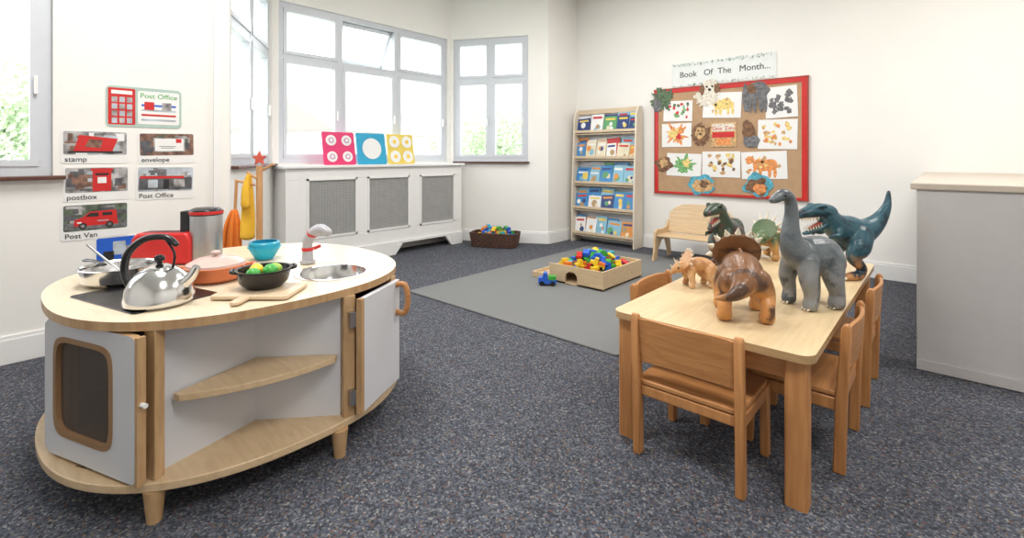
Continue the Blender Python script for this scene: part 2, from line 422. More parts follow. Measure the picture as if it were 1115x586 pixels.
# ------------------------------------------------------------------ pin board
r=root('pin_board',(0,YB-.003,0)); bx0,bx1,bz0,bz1=-2.571,-.994,.665,1.88
MB().box(((bx0+bx1)/2,-.010,(bz0+bz1)/2),(bx1-bx0,.018,bz1-bz0)).obj('backing',KRAFT,r,smooth=False)
mb=MB(); b=.05
mb.box(((bx0+bx1)/2,-.0215,bz1-b/2),(bx1-bx0,.006,b)); mb.box(((bx0+bx1)/2,-.0215,bz0+.012),(bx1-bx0,.006,.024))
mb.box((bx0+.022,-.0215,(bz0+bz1)/2),(.044,.0055,bz1-bz0)); mb.box((bx1-b/2,-.0215,(bz0+bz1)/2),(b,.0055,bz1-bz0))
mb.obj('red_border',RED,r,smooth=False)
mb=MB(); e=.008
for zz in (bz0,bz1): mb.box(((bx0+bx1)/2,-.014,zz),(bx1-bx0+.02,.028,e*1.5))
for xx in (bx0,bx1): mb.box((xx,-.014,(bz0+bz1)/2),(e*1.5,.027,bz1-bz0))
mb.obj('wood_edge',plain('frame_red_brown',(.35,.05,.03),.5),r,smooth=False)
PM=[WHITE,plain('paint_orange',(.80,.30,.10),.7,var=.35,scale=40),plain('paint_yellow',(.82,.62,.22),.7,var=.25,scale=40),plain('paint_green',(.18,.42,.16),.7,var=.5,scale=40),GREYP,BROWNP,RED,plain('paint_teal',(.10,.40,.52),.7,var=.4,scale=30),INK,plain('leaf_grey_green',(.10,.16,.09),.7,var=.6,scale=40),plain('sheepdog_cream',(.75,.70,.6),.8,var=.25,scale=40),plain('tan_print',(.6,.38,.18),.7,var=.4,scale=40)]
art=MB()
def blob(cx,cz,rx,rz,mi,y=-.0265,seed=0,amp=.35,n=36,fr=1.6):
    pts=[]
    for i in range(n):
        a=2*math.pi*i/n; q=1+amp*noise.noise(Vector((math.cos(a)*fr+seed*3.1,math.sin(a)*fr,seed)))
        pts.append((cx+rx*q*math.cos(a), cz+rz*q*math.sin(a)))
    art.prism(pts,-y,-y+.0006,mi,XZ)
def paper(x0,x1,z0,z1,tilt=0,mi=0,y=.0246):
    R=Matrix.Rotation(rad(tilt),3,'Y')
    art.box(((x0+x1)/2,-y,(z0+z1)/2),(x1-x0,.001,z1-z0),mi,rot=R)
papers=[(-2.46,-2.12,1.50,1.735,2),(-2.0,-1.60,1.515,1.79,3),(-1.37,-1.08,1.486,1.80,-2),(-2.48,-2.13,1.205,1.475,0),
        (-1.44,-1.08,1.17,1.47,1),(-2.42,-2.02,.87,1.13,2),(-2.01,-1.61,.87,1.15,0),(-1.60,-1.17,.865,1.147,-2)]
for p in papers: paper(*p)
def scatter(x0,x1,z0,z1,mi,n,r,seed):
    rnd=random.Random(seed)
    for i in range(n):
        blob(rnd.uniform(x0,x1),rnd.uniform(z0,z1),r*rnd.uniform(.6,1.2),r*rnd.uniform(.6,1.2),mi if not hasattr(mi,'__len__') else rnd.choice(mi),-.0256-.00004*i,seed+i,.7,20)
def quad(cx,cz,s,mi,y,seed,legc=None):
    blob(cx,cz,.10*s,.05*s,mi,y,seed,.3); blob(cx-.11*s,cz+.035*s,.035*s,.032*s,mi,y-.0003,seed+1,.3)
    for q in (-.07,-.03,.04,.08): blob(cx+q*s,cz-.06*s,.013*s,.045*s,mi,y-.0004,seed+2,.2)
scatter(-2.42,-2.16,1.54,1.70,(3,6,9),22,.018,1)
quad(-1.78,1.66,1.15,2,-.0256,2); scatter(-1.92,-1.68,1.57,1.73,(1,11,2),9,.015,3)
scatter(-1.32,-1.13,1.53,1.75,4,20,.026,4)
blob(-2.31,1.34,.10,.09,1,-.0256,5,1.2,60,4); blob(-2.33,1.35,.06,.06,2,-.027,6,1.0,50,3); blob(-2.28,1.32,.03,.03,6,-.0275,66,.6)
scatter(-1.39,-1.13,1.21,1.43,(1,2,11),30,.020,7)
blob(-2.22,1.0,.10,.085,3,-.0256,8,1.1,60,3); blob(-2.19,1.02,.05,.045,2,-.027,9,.9)
scatter(-1.95,-1.67,.91,1.11,(2,11,5),26,.022,10)
quad(-1.38,1.01,1.25,1,-.0256,11); scatter(-1.54,-1.24,.92,1.10,(11,1,2),16,.017,12)
# cut-out animals
blob(-2.48,1.77,.12,.12,9,-.028,20,.7,60,4); blob(-2.54,1.70,.05,.07,4,-.0295,21,.5)
blob(-1.96,1.74,.13,.09,10,-.028,22,.5,60,5); blob(-1.93,1.85,.095,.095,10,-.0285,23,.3,60,6)
for dx in (-.03,.03): blob(-1.93+dx,1.865,.012,.012,8,-.030,24)
blob(-1.93,1.83,.018,.014,8,-.030,25); blob(-2.01,1.84,.03,.055,5,-.030,26); blob(-1.85,1.84,.03,.055,5,-.030,27)
blob(-1.45,1.77,.12,.09,4,-.028,28,.25); blob(-1.555,1.72,.035,.15,4,-.0285,29,.2)
for dx in (-.07,-.02,.04,.08): blob(-1.45+dx,1.64,.022,.085,4,-.0287,30)
blob(-1.50,1.80,.045,.055,5,-.030,31)
blob(-2.03,1.34,.10,.12,5,-.028,32,.5,60,5); blob(-2.03,1.36,.055,.065,11,-.0295,33,.3)
for dx in (-.02,.02): blob(-2.03+dx,1.38,.008,.008,8,-.031,24)
blob(-2.03,1.345,.014,.012,8,-.031,25)
paper(-1.92,-1.65,1.20,1.465,0,11,.0262); paper(-1.90,-1.67,1.30,1.36,0,6,.0272); paper(-1.86,-1.71,1.22,1.29,0,1,.0272); paper(-1.90,-1.67,1.37,1.45,0,10,.0272)
blob(-1.52,1.32,.06,.12,5,-.028,34,.5); blob(-1.55,1.43,.035,.05,5,-.0285,35,.3); blob(-1.50,1.25,.08,.06,4,-.0287,36,.3)
blob(-2.46,1.01,.10,.08,5,-.028,37,.4); blob(-2.46,1.02,.05,.05,11,-.0295,38,.4)
blob(-2.01,.78,.15,.11,7,-.028,39,.4); blob(-2.02,.77,.11,.08,11,-.0295,40,.4); blob(-1.99,.79,.05,.04,5,-.031,41,.4)
blob(-1.44,.80,.13,.12,7,-.028,42,.5); blob(-1.45,.79,.10,.09,5,-.0295,43,.5); blob(-1.42,.76,.06,.05,1,-.031,44,.4)
art.obj('pinned_artwork',PM,r,smooth=False)
text('book_title','Dear Zoo',.055,(-1.785,-.0285,1.385),(rad(90),0,0),RED,r)
r=root('title_banner',(0,YB-.001,0))
MB().box((-1.818,-.004,2.03),(1.097,.004,.265)).obj('card',plain('banner_card',(.78,.82,.81),.6,var=.03),r,smooth=False)
g=MB(); rnd=random.Random(3)
for i in range(130):
    x=rnd.uniform(-2.36,-1.28); z=2.148+rnd.uniform(-.022,.008) if i%3 else 1.912+rnd.uniform(-.008,.008)
    g.box((x,-.0072,z),(.022,.001,.008),i%2,rot=Matrix.Rotation(rnd.uniform(0,3),3,'Y'))
g.obj('leaf_border',[plain('leaf_pale',(.36,.48,.42),.7),plain('leaf_pale_b',(.58,.64,.60),.7)],r,smooth=False)
text('banner_text','Book   Of  The   Month...',.092,(-1.80,-.0075,2.0),(rad(90),0,0),INK,r)

# ------------------------------------------------------------------ wall cards (left wall)
def card(name,y0,y1,z0,z1,caption,pic,tilt=0):
    r=root(name,(XL,(y0+y1)/2,(z0+z1)/2)); w=y1-y0; h=z1-z0
    r.rotation_euler=(rad(tilt),0,0)
    MB().prism(rcorner(w,h,.015),0,.003,0,YZ).obj('card_sheet',WHITE,r,smooth=False)
    mb=MB(); pic(mb,w,h); mb.obj('printed_picture',PIC,r,smooth=False)
    if caption: text('caption',caption,.040,(.0045,-w/2+.015,-h/2+.012),(rad(90),0,rad(90)),INK,r,'LEFT')
    return r
PIC=[RED,GREYP,plain('sky_pale',(.45,.5,.55),.6,var=.3,scale=12),plain('road_dark',(.1,.1,.11),.7,var=.4,scale=20),WHITE,plain('photo_brick',(.20,.11,.08),.7,var=.6,scale=35),INK,BLUE,plain('photo_green',(.10,.13,.09),.7,var=.7,scale=25),plain('photo_mist',(.34,.33,.33),.7,var=.7,scale=18)]
def pq(mb,y,z,w,h,mi,d=.0035,n=None):
    mb.prism(rcorner(w,h,min(w,h)*.06 if n is None else n,(y,z)),d,d+.0004,mi,YZ)
def mosaic(mb,w,h,cols,seed,n=26):
    rnd=random.Random(seed)
    for i in range(n):
        a=rnd.uniform(.02,.07); b=rnd.uniform(.01,.05)
        y=rnd.uniform(-w/2+.01+a/2,w/2-.01-a/2); z=rnd.uniform(-h/2+.05+b/2,h/2-.01-b/2)
        pq(mb,y,z,a,b,rnd.choice(cols),.0040+.00002*i)
def p_stamp(mb,w,h):
    pq(mb,0,.022,w-.02,h-.06,9); mosaic(mb,w,h,(9,4,2,5),1); mb.prism([(-.10,-.03),(.07,-.035),(.10,.05),(-.075,.068)],.0048,.0052,0,YZ)
    mb.prism([(-.05,.0),(.02,-.005),(.03,.04),(-.03,.045)],.0054,.0057,5,YZ); pq(mb,.0,-.030,w*.8,.010,6,.0049)
def p_env(mb,w,h):
    pq(mb,0,.022,w-.02,h-.06,5); mosaic(mb,w,h,(5,3,9,8),2); pq(mb,.01,.02,w*.55,h*.46,9,.0048); pq(mb,.01,.02,w*.5,h*.40,4,.0052); pq(mb,.06,.045,.03,.025,0,.0058); pq(mb,-.0,.01,.09,.003,6,.0058); pq(mb,-.0,.0,.07,.003,6,.0058)
def p_box(mb,w,h):
    pq(mb,0,.022,w-.02,h-.06,9); mosaic(mb,w,h,(9,8,5,3,2),3,34); pq(mb,.02,.02,.085,h*.64,0,.0050); pq(mb,.02,.055,.06,.012,6,.0056); pq(mb,.02,.02,.04,.035,4,.0056); pq(mb,.02,.082,.10,.014,0,.0052)
def p_po(mb,w,h):
    pq(mb,0,.022,w-.02,h-.06,2); mosaic(mb,w,h,(1,3,9,2),4,30); pq(mb,0,-.005,w-.03,h*.36,3,.0047); pq(mb,-.02,.035,w*.75,.016,0,.0052); pq(mb,-.07,-.005,.05,.05,2,.0053); pq(mb,.07,-.005,.06,.05,9,.0053); pq(mb,.0,-.01,.03,.06,6,.0053)
def p_van(mb,w,h):
    pq(mb,0,.022,w-.02,h-.06,8); mosaic(mb,w,h,(8,8,3,9),5,36); pq(mb,0,-.025,w-.03,h*.18,1,.0047)
    mb.prism([(-.10,-.025),(-.095,.012),(-.06,.025),(-.03,.055),(.09,.06),(.10,-.025)],.0050,.0054,0,YZ)
    mb.prism([(-.05,.028),(-.027,.048),(.01,.048),(.01,.025)],.0056,.006,6,YZ); pq(mb,.05,.038,.045,.018,6,.0057); pq(mb,-.075,-.005,.02,.008,4,.0057); pq(mb,.03,.0,.05,.006,2,.0057)
    for q in (-.06,.06): pq(mb,q,-.025,.036,.036,6,.0058,.0175); pq(mb,q,-.025,.018,.018,9,.0064,.0085)
card('stamp_card',.332,.635,1.057,1.25,'stamp',p_stamp); card('envelope_card',.68,.985,1.053,1.25,'envelope',p_env,1)
card('postbox_card',.34,.64,.838,1.04,'postbox',p_box); card('post_office_card',.67,.98,.826,1.036,'Post Office',p_po,-1)
card('post_van_card',.332,.637,.618,.826,'Post Van',p_van)
def p_par(mb,w,h):
    pq(mb,0,0,w-.01,h-.01,7); pq(mb,.02,-.02,.12,.1,9,.0042); pq(mb,-.05,.02,.06,.08,2,.0046); pq(mb,-.10,-.03,.05,.07,6,.0046)
card('parcel_card',.48,.80,.44,.62,None,p_par)
r=root('post_office_sign',(XL,.717,1.40))
MB().prism(rcorner(.38,.245,.025),0,.004,0,YZ).obj('sign_sheet',plain('sign_mint',(.42,.55,.50),.6),r,smooth=False)
mb=MB()
pq(mb,-.115,0,.13,.22,0,.0045); pq(mb,.07,0,.215,.205,4,.0045)
pq(mb,-.115,.085,.10,.022,4,.0052)
for i in range(3):
    for j in range(4): pq(mb,-.15+i*.036,-.085+j*.042,.026,.032,9 if (i+j)%2 else 2,.0052)
for j in range(4): pq(mb,.07,-.075+j*.03,.18,.012,(2,0,2,7)[j],.0052)
pq(mb,.02,.012,.05,.05,0,.006); pq(mb,.11,.012,.05,.05,9,.006)
mb.obj('sign_print',PIC,r,smooth=False)
text('sign_text','Post Office',.043,(.0055,.07,.06),(rad(90),0,rad(90)),GREEN,r)

# ------------------------------------------------------------------ bookshelf
r=root('book_display_shelf',(-3.165,5.20,0)); w=.90; hh=1.70
mb=MB()
for sx in (-1,1):
    prof=[(-.02,0),(.19,0),(.19,hh),(.10,hh),(.04,hh-.1),(-.02,.55)]
    mb.prism(prof,-.011,.011,0,Matrix.Translation((sx*(w/2-.011),0,0))@YZ)
mb.obj('side_panels',SHELFV,r,bevel=.004)
tiers=[.09,.41,.73,1.05,1.38]
mb=MB(); bk=MB(); pb=MB(); rnd=random.Random(11)
BM=[plain('cover_blue',(.05,.25,.55),.4),plain('cover_sky',(.25,.5,.65),.4),WHITE,plain('cover_orange',(.75,.3,.06),.4),plain('cover_green',(.12,.35,.15),.4),plain('cover_cream',(.75,.68,.5),.4),plain('cover_red',(.55,.05,.05),.4),plain('cover_navy',(.03,.06,.2),.4),plain('cover_tan',(.45,.3,.15),.4),plain('cover_yellow',(.8,.6,.12),.4)]
def disc(mb,c0,R,cx,cz,q,mi,d=-.0066,n=14):
    vs=[c0+R@Vector((cx+q*math.cos(2*math.pi*i/n),d,cz+q*1.1*math.sin(2*math.pi*i/n))) for i in range(n)]
    mb.add(vs,[list(range(n))],mi)
for k,z in enumerate(tiers):
    yo=.10*k/4
    mb.box((0,.05+yo*.6,z),(w-.04,.10,.014)); mb.box((0,-.005+yo*.6,z+.035),(w-.02,.014,.034))
    bk.box((0,.13+yo*.3,z+.15),(w-.04,.01,.29),rot=Matrix.Rotation(rad(-6),3,'X'))
    for layer in (0,1):
        x=-w/2+.03
        while x<w/2-.10:
            bw=rnd.uniform(.12,.19); bh=rnd.uniform(.17,.25)
            if x+bw>w/2-.02: bw=w/2-.025-x
            c=rnd.choice([0,1,1,7,2,4] if k in (1,4,2) else [0,1,2,3,5,6,8,2])
            tl=Matrix.Rotation(rad(rnd.choice([0,0,0,-4,3])),3,'Y')
            R=Matrix.Rotation(rad(-13),3,'X')@tl; off=-.022*(1-layer)
            c0=Vector((x+bw/2,.045+yo*.6+off+.02,z+.012+bh/2+.035*layer))
            pb.box(c0,(bw,.010,bh),c,rot=R)
            fr=R@Vector((0,-.0058,.32*bh)); pb.box(c0+fr,(bw*.75,.0012,bh*.12),rnd.choice([2,3,9,7,6]),rot=R)
            for q in range(3): disc(pb,c0,R,rnd.uniform(-.25,.25)*bw,rnd.uniform(-.3,.1)*bh,bw*rnd.uniform(.10,.24),rnd.choice([2,3,4,5,8,9,1,7]),-.0062-.0003*q)
            x+=bw+rnd.uniform(.002,.02)
mb.box((0,.15,hh-.03),(w-.02,.02,.06))
mb.obj('ledges_and_rails',SHELFH,r,bevel=.003,smooth=False); bk.obj('back_boards',GREYW,r,smooth=False)
pb.obj('picture_books',BM,r,smooth=False)

# ------------------------------------------------------------------ chairs, table
def chair(loc,rz):
    r=root('child_chair',loc,rz); w=.36; s=.030
    mb=MB()
    for sx in (-1,1):
        x=sx*w/2
        mb.prism([(-.150,0),(-.112,0),(-.120,.26),(-.138,.505),(-.145,.520),(-.158,.522),(-.168,.505),(-.156,.26)],-.0145,.0145,0,Matrix.Translation((x,0,0))@YZ)
        mb.prism([(.148,0),(.182,0),(.178,.262),(.138,.262)],-.0145,.0145,0,Matrix.Translation((x*.98,0,0))@YZ)
        mb.box((x*.98,.01,.235),(.020,.28,.045))
    mb.box((0,.155,.24),(w-.03,.018,.04)); mb.box((0,-.132,.24),(w-.03,.018,.038))
    mb.obj('frame',BEECHV,r,bevel=.005)
    mb=MB(); mb.prism(rcorner(w+.01,.325,.035,(0,.02)),.262,.280); mb.obj('seat',BEECH,r,bevel=.004)
    mb=MB(); n=14; vs=[];fs=[]
    for i in range(n+1):
        u=-1+2*i/n; x=u*(w/2-.012); yy=-.140-.022*(1-u*u)
        zt=.515-.012*abs(u)**6; zb=.345+.012*(1-u*u)
        for dy in (0,-.014): 
            vs.append((x,yy+dy+.008,zb)); vs.append((x,yy+dy-.006,zt))
    for i in range(n):
        a=i*4;b=a+4
        fs+= [[a,b,b+1,a+1],[a+2,a+3,b+3,b+2],[a+1,b+1,b+3,a+3],[a,a+2,b+2,b]]
    fs+=[[0,1,3,2],[n*4,n*4+2,n*4+3,n*4+1]]
    mb.add(vs,fs); mb.obj('backrest',BEECH,r,bevel=.003)
    return r
chair((-.67,1.785,0),0)
chair((-.405,2.19,0),rad(90)); chair((-.395,2.80,0),rad(90))
chair((-.90,2.185,0),rad(-90))

TZ=.49
r=root('activity_table',(-.64,2.545,0))
TW,TLn=.69,1.71
mb=MB(); mb.prism(rcorner(TW,TLn,.045,k=8),TZ-.026,TZ,0,None,1); mb.obj('tabletop',[wood('table_edge_tan',(.42,.26,.12),(.55,.36,.18)),MAPLE],r,ang=30)
mb=MB()
for sx in (-1,1):
    for sy in (-1,1): mb.prism(rcorner(.066,.066,.012,(sx*(TW/2-.052),sy*(TLn/2-.052))),0,TZ-.026)
mb.obj('legs',BEECHV,r)
mb=MB()
for sx in (-1,1): mb.box((sx*(TW/2-.05),0,TZ-.063),(.02,TLn-.17,.072))
for sy in (-1,1): mb.box((0,sy*(TLn/2-.05),TZ-.063),(TW-.17,.02,.072))
mb.obj('apron',BEECH,r,bevel=.003,smooth=False)

# ------------------------------------------------------------------ toddler bench
r=root('toddler_bench',(-1.92,4.93,.012))
mb=MB()
for sx in (-1,1):
    M=Matrix.Translation((sx*.34,0,0))@YZ
    mb.prism([(-.22,0),(-.15,0),(-.11,.10),(-.02,.20),(.07,.20),(.12,.10),(.155,0),(.22,0),(.18,.20),(.19,.38),(.16,.40),(.11,.33),(.0,.31),(-.12,.32),(-.165,.30),(-.185,.22),(-.19,.10)],-.012,.012,0,M)
mb.obj('side_frames',PLYV,r,bevel=.004)
mb=MB(); mb.prism(rcorner(.70,.29,.03,(0,0)),.245,.262); mb.obj('seat',PLY,r,bevel=.004)
mb=MB(); n=16; vs=[];fs=[]
for i in range(n+1):
    u=-1+2*i/n; x=u*.33; zt=.575-.10*abs(u)**4
    for y in (.125,.14): vs+= [(x,y,.27),(x,y+.05,zt)]
for i in range(n):
    a=i*4;b=a+4; fs+=[[a,b,b+1,a+1],[a+2,a+3,b+3,b+2],[a+1,b+1,b+3,a+3],[a,a+2,b+2,b]]
fs+=[[0,1,3,2],[n*4,n*4+2,n*4+3,n*4+1]]
mb.add(vs,fs); mb.obj('backrest',PLY,r,bevel=.003)

# ------------------------------------------------------------------ toy vehicles
def toycar(mb,c,yaw,pitch,s,mi,dark,kind=0):
    M=Matrix.Translation(c)@Matrix.Rotation(yaw,4,'Z')@Matrix.Rotation(pitch,4,'Y')@Matrix.Scale(s,4)
    if kind==0:
        mb.prism([(-.5,.12),(.5,.12),(.52,.28),(.3,.36),(.16,.58),(-.25,.60),(-.42,.40),(-.52,.36)],-.22,.22,mi,M@XZ)
    elif kind==1:
        mb.prism([(-.5,.12),(.5,.12),(.5,.42),(.28,.44),(.22,.7),(.0,.7),(-.02,.3),(-.5,.3)],-.24,.24,mi,M@XZ)
        mb.box((-.27,0,.42),(.42,.46,.2),(mi+2)%6,M)
    else:
        mb.loft([(-.5,0,.25),(0,0,.35),(.5,0,.28)],[.1,.24,.1],mi,M,segs=10,sub=2)
        mb.box((0,0,.35),(.25,1.0,.06),(mi+1)%6,M)
    for x in (-.3,.3):
        for y in (-.25,.25): mb.rod((x,y-.05,.13),(x,y+.05,.13),.13,dark,M=M,segs=12)
VC=[RED,BLUE,YEL,GREEN,ORANGE,CYAN,BLACK,WHITE]
r=root('toy_garage_tray',(-2.35,3.70,.0135))
mb=MB()
mb.box((.04,0,.008),(.54,.66,.016))
pts=[(-.23,0),(-.06,0)]
for i in range(11):
    a=math.pi-math.pi*i/10; pts.append((.0+.06*math.cos(a),.055+.055*math.sin(a)))
pts+=[(.06,0),(.31,0),(.31,.155),(-.23,.155)]
mb.prism(pts,.315,.33,0,XZ)
mb.box((.04,.322,.077),(.54,.016,.155)); mb.box((.302,0,.077),(.016,.628,.155)); mb.box((-.222,0,.066),(.016,.628,.13))
mb.box((.04,0,.10),(.50,.62,.010))
mb.box((-.33,-.12,.012),(.20,.40,.024)); mb.box((-.33,-.315,.025),(.20,.014,.05)); mb.box((-.423,-.12,.025),(.014,.38,.05))
mb.obj('tray_boards',PLY,r,bevel=.002,smooth=False)
tv=MB(); rnd=random.Random(21)
for i in range(54):
    l=0 if i<28 else (1 if i<47 else 2)
    x=rnd.uniform(-.15+.03*l,.24-.03*l); y=rnd.uniform(-.26+.04*l,.26-.04*l)
    toycar(tv,(x,y,.107+.038*l),rnd.uniform(0,6.28),rnd.uniform(-.35,.35)*(l>0),rnd.uniform(.095,.13),(0,3,1,1,3,2,5,1)[i%8],rnd.choice([6,6,0,2,3]),rnd.choice([0,1,1,2]))
tv.obj('toy_vehicles',VC,r)
c=MB(); toycar(c,(0,0,0),0,0,.15,1,6,1); c.obj('toy_truck',VC,loc=(-2.50,3.24,.0135),rz=rad(215))

# basket
r=root('wicker_basket',(-4.10,4.27,0),math.atan2(.613,1.15))
mb=MB()
for k in range(9):
    z=.013+k*.019; w_=.52+.05*k/8; d_=.26+.03*k/8
    P=rcorner(w_,d_,.04,k=4)
    segs=[]
    for i in range(len(P)):
        a=Vector((P[i][0],P[i][1],z)); b=Vector((P[(i+1)%len(P)][0],P[(i+1)%len(P)][1],z))
        m=max(1,int((b-a).length/.03))
        for j in range(m): segs.append(a+(b-a)*j/m)
    for i,p in enumerate(segs):
        q=segs[(i+1)%len(segs)]; o=p.normalized()*(.004 if (i+k)%2 else -.004); o2=q.normalized()*(.004 if (i+1+k)%2 else -.004)
        o.z=0;o2.z=0
        mb.rod(p+o,q+o2,.011,(i+k)%2,segs=6)
mb.box((0,0,.01),(.50,.24,.015),1)
mb.obj('woven_sides',[plain('wicker_brown',(.10,.04,.02),.6,var=.4,scale=40),plain('wicker_dark',(.055,.022,.012),.6,var=.4,scale=40)],r)
tv=MB(); rnd=random.Random(9)
for i in range(38):
    l=i//15
    toycar(tv,(rnd.uniform(-.21,.21)*(1-.15*l),rnd.uniform(-.08,.08),.09+.045*l),rnd.uniform(0,6),rnd.uniform(-.6,.6),.10,rnd.choice([3,1,2,3,4,5]),rnd.choice([0,2,3,1]),rnd.choice([0,1,2]))
tv.obj('basket_toys',VC,r)

# sensory panels on the radiator cover
def spanel(name,y,mat,dots,mi2):
    r=root(name,(-4.63,y,1.0105)); r.rotation_euler=(0,rad(-10),0)
    MB().prism(rcorner(.355,.345,.02,(0,.1725)),-.012,.0,0,YZ).obj('board',mat,r,bevel=.003)
    mb=MB()
    for (a,b,q,mi) in dots:
        pts=[(a+q*math.cos(t*math.pi/14),b+q*math.sin(t*math.pi/14)) for t in range(28)]
        mb.prism(pts,.0,.006+.003*mi,mi,YZ)
    mb.obj('tactile_discs',mi2,r)
d=[]
for a in (-.085,.085):
    for b in (.085,.255): d+=[(a,b,.055,0),(a,b,.030,1),(a,b,.016,2)]
spanel('pink_sensory_panel',2.53,PINK,d,[WHITE,plain('panel_lilac',(.6,.35,.5),.5),WHITE])
spanel('blue_sensory_panel',2.91,plain('cyan_board',(.02,.36,.60),.45),[(0,.1725,.115,0)],[WHITE,CYAN])
d=[]
for a in (-.085,.085):
    for b in (.085,.255): d+=[(a,b,.068,0),(a,b,.022,1)]
spanel('yellow_sensory_panel',3.29,plain('yellow_board',(.80,.62,.12),.45),d,[WHITE,YEL])

# ------------------------------------------------------------------ round play kitchen
KC=Vector((-2.29,.765)); KZ=.605
r=root('play_kitchen',(KC.x,KC.y,0))
def ell(q,N=96,n=2.3,a=.605,b=.605,c=(0,0)): return [(c[0]+(superell(a,b,n,2*math.pi*i/N)+q)*math.cos(2*math.pi*i/N),c[1]+(superell(a,b,n,2*math.pi*i/N)+q)*math.sin(2*math.pi*i/N)) for i in range(N)]
SK=Vector((.345,.265)); SR=.135
O=ell(0,n=2.42,a=.622,b=.618,c=(.014,.012)); I=[]
for p in O:
    d=(Vector(p)-SK).normalized(); I.append((SK.x+d.x*SR,SK.y+d.y*SR))
mb=MB(); mb.ring(O,I,KZ-.028,KZ,0,None,1); mb.obj('worktop',[KEDGE,KTOP],r,ang=30)
mb=MB(); mb.lathe([(SR+.022,.0005),(SR+.022,.003),(SR+.012,.004),(SR-.004,.002),(SR-.012,-.05),(SR-.04,-.085),(.02,-.092),(0,-.092),(0,-.096),(SR-.036,-.09),(SR-.006,-.052),(SR-.001,-.002)],(SK.x,SK.y,KZ),0,None,56)
mb.obj('sink_bowl',STEEL,r)
mb=MB(); mb.prism(ell(0,n=2.35,a=.636,b=.632,c=(.016,.010)),.100,.126); mb.obj('base_shelf',[KBASE],r,ang=30,bevel=.003)
mb=MB()
for (x,y) in ((-1.777,.367),(-1.655,.90),(-2.2,1.28),(-2.75,.95),(-2.68,.36)):
    mb.cyl((x-KC.x,y-KC.y,0),.020,.1,0,None,.030,24)
mb.obj('feet',KEDGE,r)
def L2(p): return Vector((p[0]-KC.x,p[1]-KC.y))
def panel(mb,p,q,z0,z1,t=.016,mi=0,off=0):
    p=L2(p);q=L2(q); d=(q-p); a=math.atan2(d.y,d.x)
    M=Matrix.Translation((p.x,p.y,0))@Matrix.Rotation(a,4,'Z')
    mb.box((d.length/2,off,(z0+z1)/2),(d.length,t,z1-z0),mi,M)
Z0,Z1=.126,KZ-.028
mb=MB()
c=(-1.905,.70); pl=(-1.815,.385); pr=(-1.70,.93)
panel(mb,pl,c,Z0,Z1); panel(mb,c,pr,Z0,Z1)
back=[(-1.80,1.20),(-2.1,1.31),(-2.52,1.25),(-2.80,.95),(-2.80,.52),(-2.58,.24),(-2.25,.215)]
for i in range(len(back)-1): panel(mb,back[i],back[i+1],Z0,Z1)
panel(mb,c,(-2.35,.75),Z0,Z1)
mb.obj('cabinet_panels',GREYW,r,smooth=False)
mb=MB(); panel(mb,(-2.10,.38),(-1.88,.46),.345,.357,.17); mb.obj('oven_shelf',KEDGE,r,smooth=False)
mb=MB()
for p,a in ((( -1.79,.370),25),((-1.675,.945),80),((-2.20,.222),20),((-1.80,1.215),120)):
    q=L2(p); mb.box((0,0,(Z0+Z1)/2),(.045,.032,Z1-Z0),0,Matrix.Translation((q.x,q.y,0))@Matrix.Rotation(rad(a),4,'Z'))
mb.obj('wood_posts',KEDGE,r,bevel=.003,smooth=False)
mb=MB()
P0=L2((-1.775,.43)); P1=L2((-1.645,.65)); P2=L2((-1.68,.895))
arc=[]
for i in range(15):
    t=i/14; arc.append((1-t)**2*P0+2*t*(1-t)*P1+t*t*P2)
pts=[(p.x,p.y) for p in arc]+[tuple(L2((-1.70,.915))),tuple(L2((-1.895,.70))),tuple(L2((-1.80,.42)))]
mb.prism(pts,.335,.357); mb.obj('curved_shelf',KBASE,r,bevel=.002,ang=30)
p=L2((-2.208,.178)); q=L2((-1.758,.338)); d=q-p; W=d.length; hgt=.435
Md=Matrix.Translation((p.x,p.y,0))@Matrix.Rotation(math.atan2(d.y,d.x),4,'Z')@Matrix.Translation((W/2,0,.135+hgt/2))@XZ
angs=[2*math.pi*i/72 for i in range(72)]
def rr_(w,h,n,cx=0,cy=0):
    return [(cx+superell(w/2,h/2,n,a)*math.cos(a),cy+superell(w/2,h/2,n,a)*math.sin(a)) for a in angs]
mb=MB(); mb.ring(rr_(W,hgt,26),rr_(.30,.31,7,-.03,.01),0,.020,0,Md,1,2)
mb.ring(rr_(.31,.32,7,-.03,.01),rr_(.278,.288,7,-.03,.01),.004,.023,3,Md)
mb.obj('oven_door',[KEDGE,GREYW,KEDGE,plain('door_ring_brown',(.30,.17,.08),.5)],r,ang=30)
mb=MB(); mb.prism(rr_(.29,.30,7,-.03,.01),.006,.009,0,Md); mb.obj('oven_mesh_window',see_through('mesh_grey',(.12,.095,.08),.55,.5),r,smooth=False)
mb=MB()
mb.box((0,0,0),(.012,.024,hgt),0,Md@Matrix.Translation((W/2,0,.010))@Matrix.Rotation(rad(90),4,'X')); mb.rod(Md@Vector((W/2+.006,.02,.01)),Md@Vector((W/2+.025,.02,.01)),.007,1)
mb.obj('door_edge_and_latch',[KEDGE,WHITE],r,smooth=False)
mb=MB(); panel(mb,(-1.635,.975),(-1.775,1.235),.135,.565,.020); mb.obj('fridge_door',GREYW,r,bevel=.003,smooth=False)
mb=MB(); panel(mb,(-1.628,.962),(-1.638,.980),.135,.565,.022); 
mb.obj('fridge_door_edge',KEDGE,r,smooth=False)
a=L2((-1.765,1.21)); nrm=Vector((.88,.47,0))
mb=MB(); b0=Vector((a.x,a.y,0))
mb.loft([b0+Vector((0,0,.545)),b0+nrm*.05+Vector((0,0,.55)),b0+nrm*.065+Vector((0,0,.49)),b0+nrm*.05+Vector((0,0,.43)),b0+Vector((0,0,.435))],[.012]*5,side=(-.47,.88,0))
mb.obj('door_handle',BEECH,r)
mb=MB()
